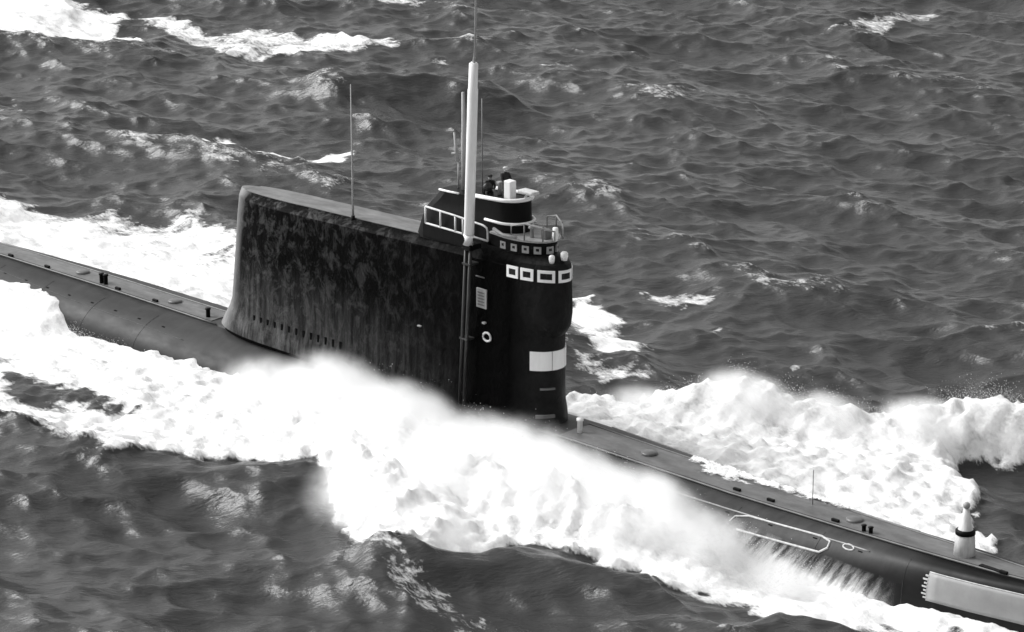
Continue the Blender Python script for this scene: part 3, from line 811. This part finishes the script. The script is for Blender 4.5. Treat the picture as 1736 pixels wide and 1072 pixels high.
# calm the swell where foam mounds stand, then pile the broken water up
mound = np.maximum(ss(-1, 2.5, sN), ss(-1, 2.5, sB))
mB = ss(-1.5, 1.5, sB)
Z = Hh * (1 - .55 * mound) * (1 - .6 * mB)
lump = 1 + (.05 * NA + .05 * NB) * (1 - .45 * mB)
pileN = ridge(X, Y, [(-14, -5.5), (-9, -6), (-4, -6.2), (2, -6.6), (8, -6.4), (14, -6.0), (18, -5.6), (21, -5.4), (23, -5.0)], 3.2, [.1, 1.1, 2.3, 2.4, 2.3, 2.0, 1.7, 1.1, .3])
pileN = np.maximum(pileN, ridge(X, Y, [(0, -9.0), (6, -11), (11, -12)], 3.0, [1.0, 1.7, 1.0]))
pileB = ridge(X, Y, [(1, 7.5), (4.5, 9), (6.6, 9.6), (9.9, 11), (12, 12), (14, 13), (16, 14.5), (18, 16), (19.2, 17.7), (20.6, 18.7), (22.4, 19.4), (26, 20.6)], 1.8, [0.0, .5, 1.6, 2.7, 2.1, 2.0, 1.3, 1.8, 2.3, 2.5, 2.3, 1.4])
pileB = np.maximum(pileB, ridge(X, Y, [(8, 4.5), (14, 7), (20, 9), (26, 6)], 3.0, [.4, .8, .8, .3]))
Z += (pileN * ss(-.3, 2.2, sN) + pileB * .88 * ss(-.3, 1.2, sB)) * lump
Z += .36 * (ss(-.2, .7, sN + wob) * ss(-30, -10, X) * (1 - .6 * ss(20, 25, X)) + ss(-.2, .7, sB + wob)) * (1 + .3 * NB)
Z += foam * (.05 * NA + .03 * NB) * (1 - .4 * mB) * (fade > .9)
# surge that climbs over the after tanks, dark faces at the edge of the wake
Z += ridge(X, Y, [(-52, -4.0), (-40, -3.4), (-34.5, -3.0), (-31.5, -3.2)], 2.0, [.6, .8, 1.35, 1.5]) * (1 - ss(-33.2, -29.6, X + .5 * NA)) * (1 + .12 * NA)
Z += ridge(X, Y, [(-19, -19.5), (-12, -18.5), (-6, -15.5), (-1, -13)], 3.2, [.8, 1.2, 1.3, 1.2])
Z += ridge(X, Y, [(12.5, -16.5), (16.5, -12.3), (21, -10.8)], 2.0, [1.3, 1.9, 1.1])
Z += ridge(X, Y, [(30, -8.5), (36, -6.5)], 1.6, [.8, .9])
Z += ridge(X, Y, [(-64, 48), (-60, 52), (-56, 54)], 3.2, [1.8, 2.2, 1.6])
keep = (1 - .8 * mound) * (1 - .8 * mB)
PX = X + DX * keep; PY = Y + DY * keep
# keep the water from folding on the hull: nothing above the casing line inside the hull
inside = np.zeros(X.shape, bool)
Bx = np.interp(PX, [t[0] for t in W_TAB], [t[1] for t in W_TAB], left=-1, right=-1)
inside = (np.abs(PY) < (Bx + .35)) & (Bx > 0)
Z = np.where(inside, np.minimum(Z, -.9), Z)
nX, nY = X.shape
co = np.stack([PX, PY, Z], -1).reshape(-1, 3).astype(np.float32)
idx = np.arange(nX * nY).reshape(nX, nY)
quads = np.stack([idx[:-1, :-1], idx[1:, :-1], idx[1:, 1:], idx[:-1, 1:]], -1).reshape(-1, 4).astype(np.int32)
me = bpy.data.meshes.new('sea')
me.vertices.add(len(co)); me.vertices.foreach_set('co', co.ravel())
me.loops.add(quads.size); me.loops.foreach_set('vertex_index', quads.ravel())
me.polygons.add(len(quads)); me.polygons.foreach_set('loop_start', np.arange(0, quads.size, 4, dtype=np.int32))
me.polygons.foreach_set('use_smooth', np.ones(len(quads), bool))
me.update(calc_edges=True)
a = me.attributes.new('foam', 'FLOAT', 'POINT'); a.data.foreach_set('value', foam.ravel().astype(np.float32))
sea = link('sea', me, 'sea'); sea['kind'] = 'structure'; sea['label'] = 'rough open sea with whitecaps and a broad foaming wake'
def sea_z(x, y):
    i = int(np.clip(np.searchsorted(ax, x), 1, nX - 2)); j = int(np.clip(np.searchsorted(ay, y), 1, nY - 2)); return float(Z[i, j])

# ------------------------------------------------------------------ spray: volumes of fine droplets
def spray_volume(name, label, blobs, dens, nscale, seedoff, pad=1.0):
    """blobs: (x, y, z, rx, ry, rz, strength); density falls off smoothly inside every blob and is broken up by noise"""
    lo = [min(b[i] - b[i + 3] for b in blobs) for i in range(3)]; hi = [max(b[i] + b[i + 3] for b in blobs) for i in range(3)]
    m = bpy.data.materials.new(name); m.use_nodes = True; nt = m.node_tree; nt.nodes.clear()
    out = N(nt, 'ShaderNodeOutputMaterial'); pv = N(nt, 'ShaderNodeVolumePrincipled')
    pv.inputs['Color'].default_value = grey(.995); pv.inputs['Anisotropy'].default_value = 0.2
    tc = N(nt, 'ShaderNodeTexCoord')
    acc = None
    for b in blobs:
        sb = N(nt, 'ShaderNodeVectorMath', operation='SUBTRACT'); nt.links.new(tc.outputs['Object'], sb.inputs[0]); sb.inputs[1].default_value = b[:3]
        dv = N(nt, 'ShaderNodeVectorMath', operation='DIVIDE'); nt.links.new(sb.outputs[0], dv.inputs[0]); dv.inputs[1].default_value = b[3:6]
        ln = N(nt, 'ShaderNodeVectorMath', operation='LENGTH'); nt.links.new(dv.outputs[0], ln.inputs[0])
        v = math_n(nt, 'MULTIPLY', math_n(nt, 'POWER', math_n(nt, 'SUBTRACT', 1.0, ln.outputs['Value'], clamp=True), 1.5), b[6])
        acc = v if acc is None else math_n(nt, 'ADD', acc, v)
    tm = N(nt, 'ShaderNodeTexNoise'); tm.inputs['Scale'].default_value = nscale; tm.inputs['Detail'].default_value = 4; tm.inputs['Roughness'].default_value = .6
    ofs = N(nt, 'ShaderNodeVectorMath', operation='ADD'); nt.links.new(tc.outputs['Object'], ofs.inputs[0]); ofs.inputs[1].default_value = (seedoff, 3.1, 7.7)
    nt.links.new(ofs.outputs[0], tm.inputs['Vector'])
    nz = math_n(nt, 'MULTIPLY_ADD', tm.outputs['Fac'], 3.6, -1.0)
    d = math_n(nt, 'MULTIPLY', acc, math_n(nt, 'MAXIMUM', nz, .12))
    d = math_n(nt, 'MAXIMUM', d, 0.0)
    d = math_n(nt, 'MULTIPLY', math_n(nt, 'POWER', d, 1.5), dens)
    nt.links.new(d, pv.inputs['Density']); nt.links.new(pv.outputs[0], out.inputs['Volume'])
    bm = bmesh.new(); add_box(bm, lo[0], hi[0], lo[1], hi[1], lo[2], hi[2])
    me = bpy.data.meshes.new(name); bm.to_mesh(me); bm.free(); me.materials.append(m)
    o = bpy.data.objects.new(name, me); COL.objects.link(o); o['kind'] = 'stuff'; o['label'] = label
    return o
near_blobs = [(-9.3, -6.0, 1.0, 4.2, 3.0, 2.8, .9), (-4.2, -6.0, 1.8, 4.6, 3.4, 3.4, 1.5), (1.5, -6.5, 1.7, 5.0, 3.8, 3.4, 1.5), (7.0, -6.5, 1.6, 5.0, 4.2, 3.1, 1.4),
              (12.5, -5.8, 1.5, 5.0, 3.8, 2.9, 1.3), (17.5, -5.2, 1.3, 4.8, 3.2, 2.8, 1.4), (21.5, -4.8, .8, 3.4, 2.4, 2.2, 1.1), (6.0, -11.0, .5, 5.5, 4.4, 2.6, 1.2), (10.5, -12.8, .3, 4.2, 3.6, 2.0, 1.0), (25.5, -4.4, .2, 4.5, 1.8, 1.3, .7), (8.5, -3.8, 2.3, 4.5, 2.2, 2.0, .35)]
spray_volume('spray', 'dense white spray thrown up along the near side of the hull beside the sail', near_blobs, 8.0, .55, 0)
far_blobs = [(4.5, 9.2, .3, 3.4, 2.0, 1.5, .9), (9.9, 11.2, 1.4, 4.0, 2.4, 2.2, 1.2), (14.0, 13.2, .9, 3.6, 2.2, 1.9, 1.1), (18.2, 16.0, 1.0, 3.4, 2.4, 1.9, 1.1), (20.6, 18.6, 1.0, 3.0, 2.0, 1.7, .9)]
spray_volume('spray', 'curling white bow wave spray on the far side of the forward deck', far_blobs, 9.0, .55, 40)

# droplets and clots flung out of the spray, far more than anyone could count
def droplets(name, label, n, sampler, seed):
    rs = np.random.RandomState(seed)
    C = sampler(rs, n); n = len(C)
    r = .006 + .02 * rs.rand(n) ** 4
    T = np.array([(1, 1, 1), (-1, -1, 1), (-1, 1, -1), (1, -1, -1)]) / math.sqrt(3)
    V = (C[:, None, :] + T[None] * r[:, None, None] * (1 + .6 * rs.rand(n, 1, 3))).reshape(-1, 3).astype(np.float32)
    Fc = (np.array([(0, 1, 2), (0, 3, 1), (0, 2, 3), (1, 3, 2)])[None] + 4 * np.arange(n)[:, None, None]).reshape(-1, 3).astype(np.int32)
    me = bpy.data.meshes.new(name); me.vertices.add(len(V)); me.vertices.foreach_set('co', V.ravel())
    me.loops.add(Fc.size); me.loops.foreach_set('vertex_index', Fc.ravel()); me.polygons.add(len(Fc)); me.polygons.foreach_set('loop_start', np.arange(0, Fc.size, 3, dtype=np.int32))
    me.update(calc_edges=True)
    o = link(name, me, 'foam'); o['kind'] = 'stuff'; o['label'] = label; return o
def crest_sampler(pts, hs, sy, sz):
    P = np.array(pts, float); hs = np.array(hs)
    def f(rs, n):
        t = rs.rand(n) * (len(P) - 1); i = np.minimum(t.astype(int), len(P) - 2); q = t - i
        base = P[i] * (1 - q[:, None]) + P[i + 1] * q[:, None]; hh = hs[i] * (1 - q) + hs[i + 1] * q
        clump = np.sin(t * 9.1) * .25 + np.sin(t * 23.7 + 1) * .2 + 1
        out = np.stack([base[:, 0] + rs.randn(n) * .5, base[:, 1] + rs.randn(n) * sy, hh * clump + np.abs(rs.randn(n)) * sz * clump - .6 * rs.rand(n)], -1)
        return out
    return f
droplets('spray_droplets', 'fine white droplets flung from the near side spray', 90000, crest_sampler([(-12, -5), (-8, -6), (-4, -6), (2, -6.5), (8, -6.3), (14, -5.6), (21, -5.2), (27, -5)], [.5, 1.1, 2.3, 2.4, 2.2, 1.9, 1.1, .4], 1.2, .42), 1)
droplets('spray_droplets', 'fine white droplets flung from the far side bow wave', 35000, crest_sampler([(1, 7.5), (4.5, 9), (6.6, 9.6), (9.9, 11), (12, 12), (14, 13), (16, 14.5), (18, 16), (19.2, 17.7), (20.6, 18.7), (23, 19.6)], [.2, .5, 1.5, 2.5, 1.9, 1.8, 1.1, 1.6, 2.1, 2.4, 2.0], .7, .2), 2)
droplets('spray_droplets', 'fine white droplets along the edge of the after hull', 16000, crest_sampler([(-34, -4.6), (-28, -4.6), (-22, -4.9), (-14, -5.2), (-9, -5.6)], [.1, .1, .1, .2, .7], .3, .22), 3)

# water running off the hull side forward: one thin sheet that clings to the plates
bm = bmesh.new(); G = []
for i in range(61):
    x = 19.6 + 12.4 * i / 60; row = []
    zt_ = 1.72 - .055 * (x - 20)
    for j in range(13):
        z = zt_ - 1.9 * j / 12; row.append(bm.verts.new((x, -(float(hull_y(x, z)) + .025 + .05 * j / 12), z)))
    G.append(row)
for i in range(60):
    for j in range(12): bm.faces.new((G[i][j], G[i][j + 1], G[i + 1][j + 1], G[i + 1][j]))
o = from_bm('water_runoff', bm, 'runoff', None, True); o['kind'] = 'stuff'; o['label'] = 'white water streaming down the forward hull side'
# wash lying on the forward deck
m, nt, p = newmat('deck_wash_foam'); M['wash'] = m
fo = foam_shader(nt); tr = N(nt, 'ShaderNodeBsdfTransparent'); mx_ = N(nt, 'ShaderNodeMixShader')
wa = N(nt, 'ShaderNodeAttribute'); wa.attribute_name = 'cover'
cvr = math_n(nt, 'SUBTRACT', wa.outputs['Fac'], noise(nt, 1.8, 8, .7, (.6, 1.2, 1)))
nt.links.new(math_n(nt, 'MULTIPLY_ADD', cvr, 7.0, .4, clamp=True), mx_.inputs[0])
nt.links.new(tr.outputs[0], mx_.inputs[1]); nt.links.new(fo.outputs[0], mx_.inputs[2]); nt.links.new(mx_.outputs[0], nt.nodes['Material Output'].inputs[0])
rs = np.random.RandomState(6); V = []; C = []; ni, nj = 121, 18
for i in range(ni):
    for j in range(nj):
        x = 15.5 + 12.5 * i / (ni - 1); y = -.6 + 1.95 * j / (nj - 1)
        B_, W_, Z_, P_ = hull_section(x); yy = min(y, W_ + .12)
        core_ = math.exp(-((x - 18) / 1.5) ** 2) * min(1, max(0, (y + .5) / .9)); edge_ = min(1, max(0, (y - .55) / .5)) * (1 if x < 25 else max(0, (28 - x) / 3)) * .85
        c_ = max(core_, edge_)
        V.append((x, yy, Z_ + .075 + (.16 * rs.rand() + .06) * c_)); C.append(.28 + .42 * c_)
me = bpy.data.meshes.new('deck_wash'); me.from_pydata(V, [], [(i * nj + j, (i + 1) * nj + j, (i + 1) * nj + j + 1, i * nj + j + 1) for i in range(ni - 1) for j in range(nj - 1)])
a = me.attributes.new('cover', 'FLOAT', 'POINT'); a.data.foreach_set('value', C)
o = link('deck_wash', me, 'wash', None, True); o['kind'] = 'stuff'; o['label'] = 'white wash breaking over the far edge of the forward deck'
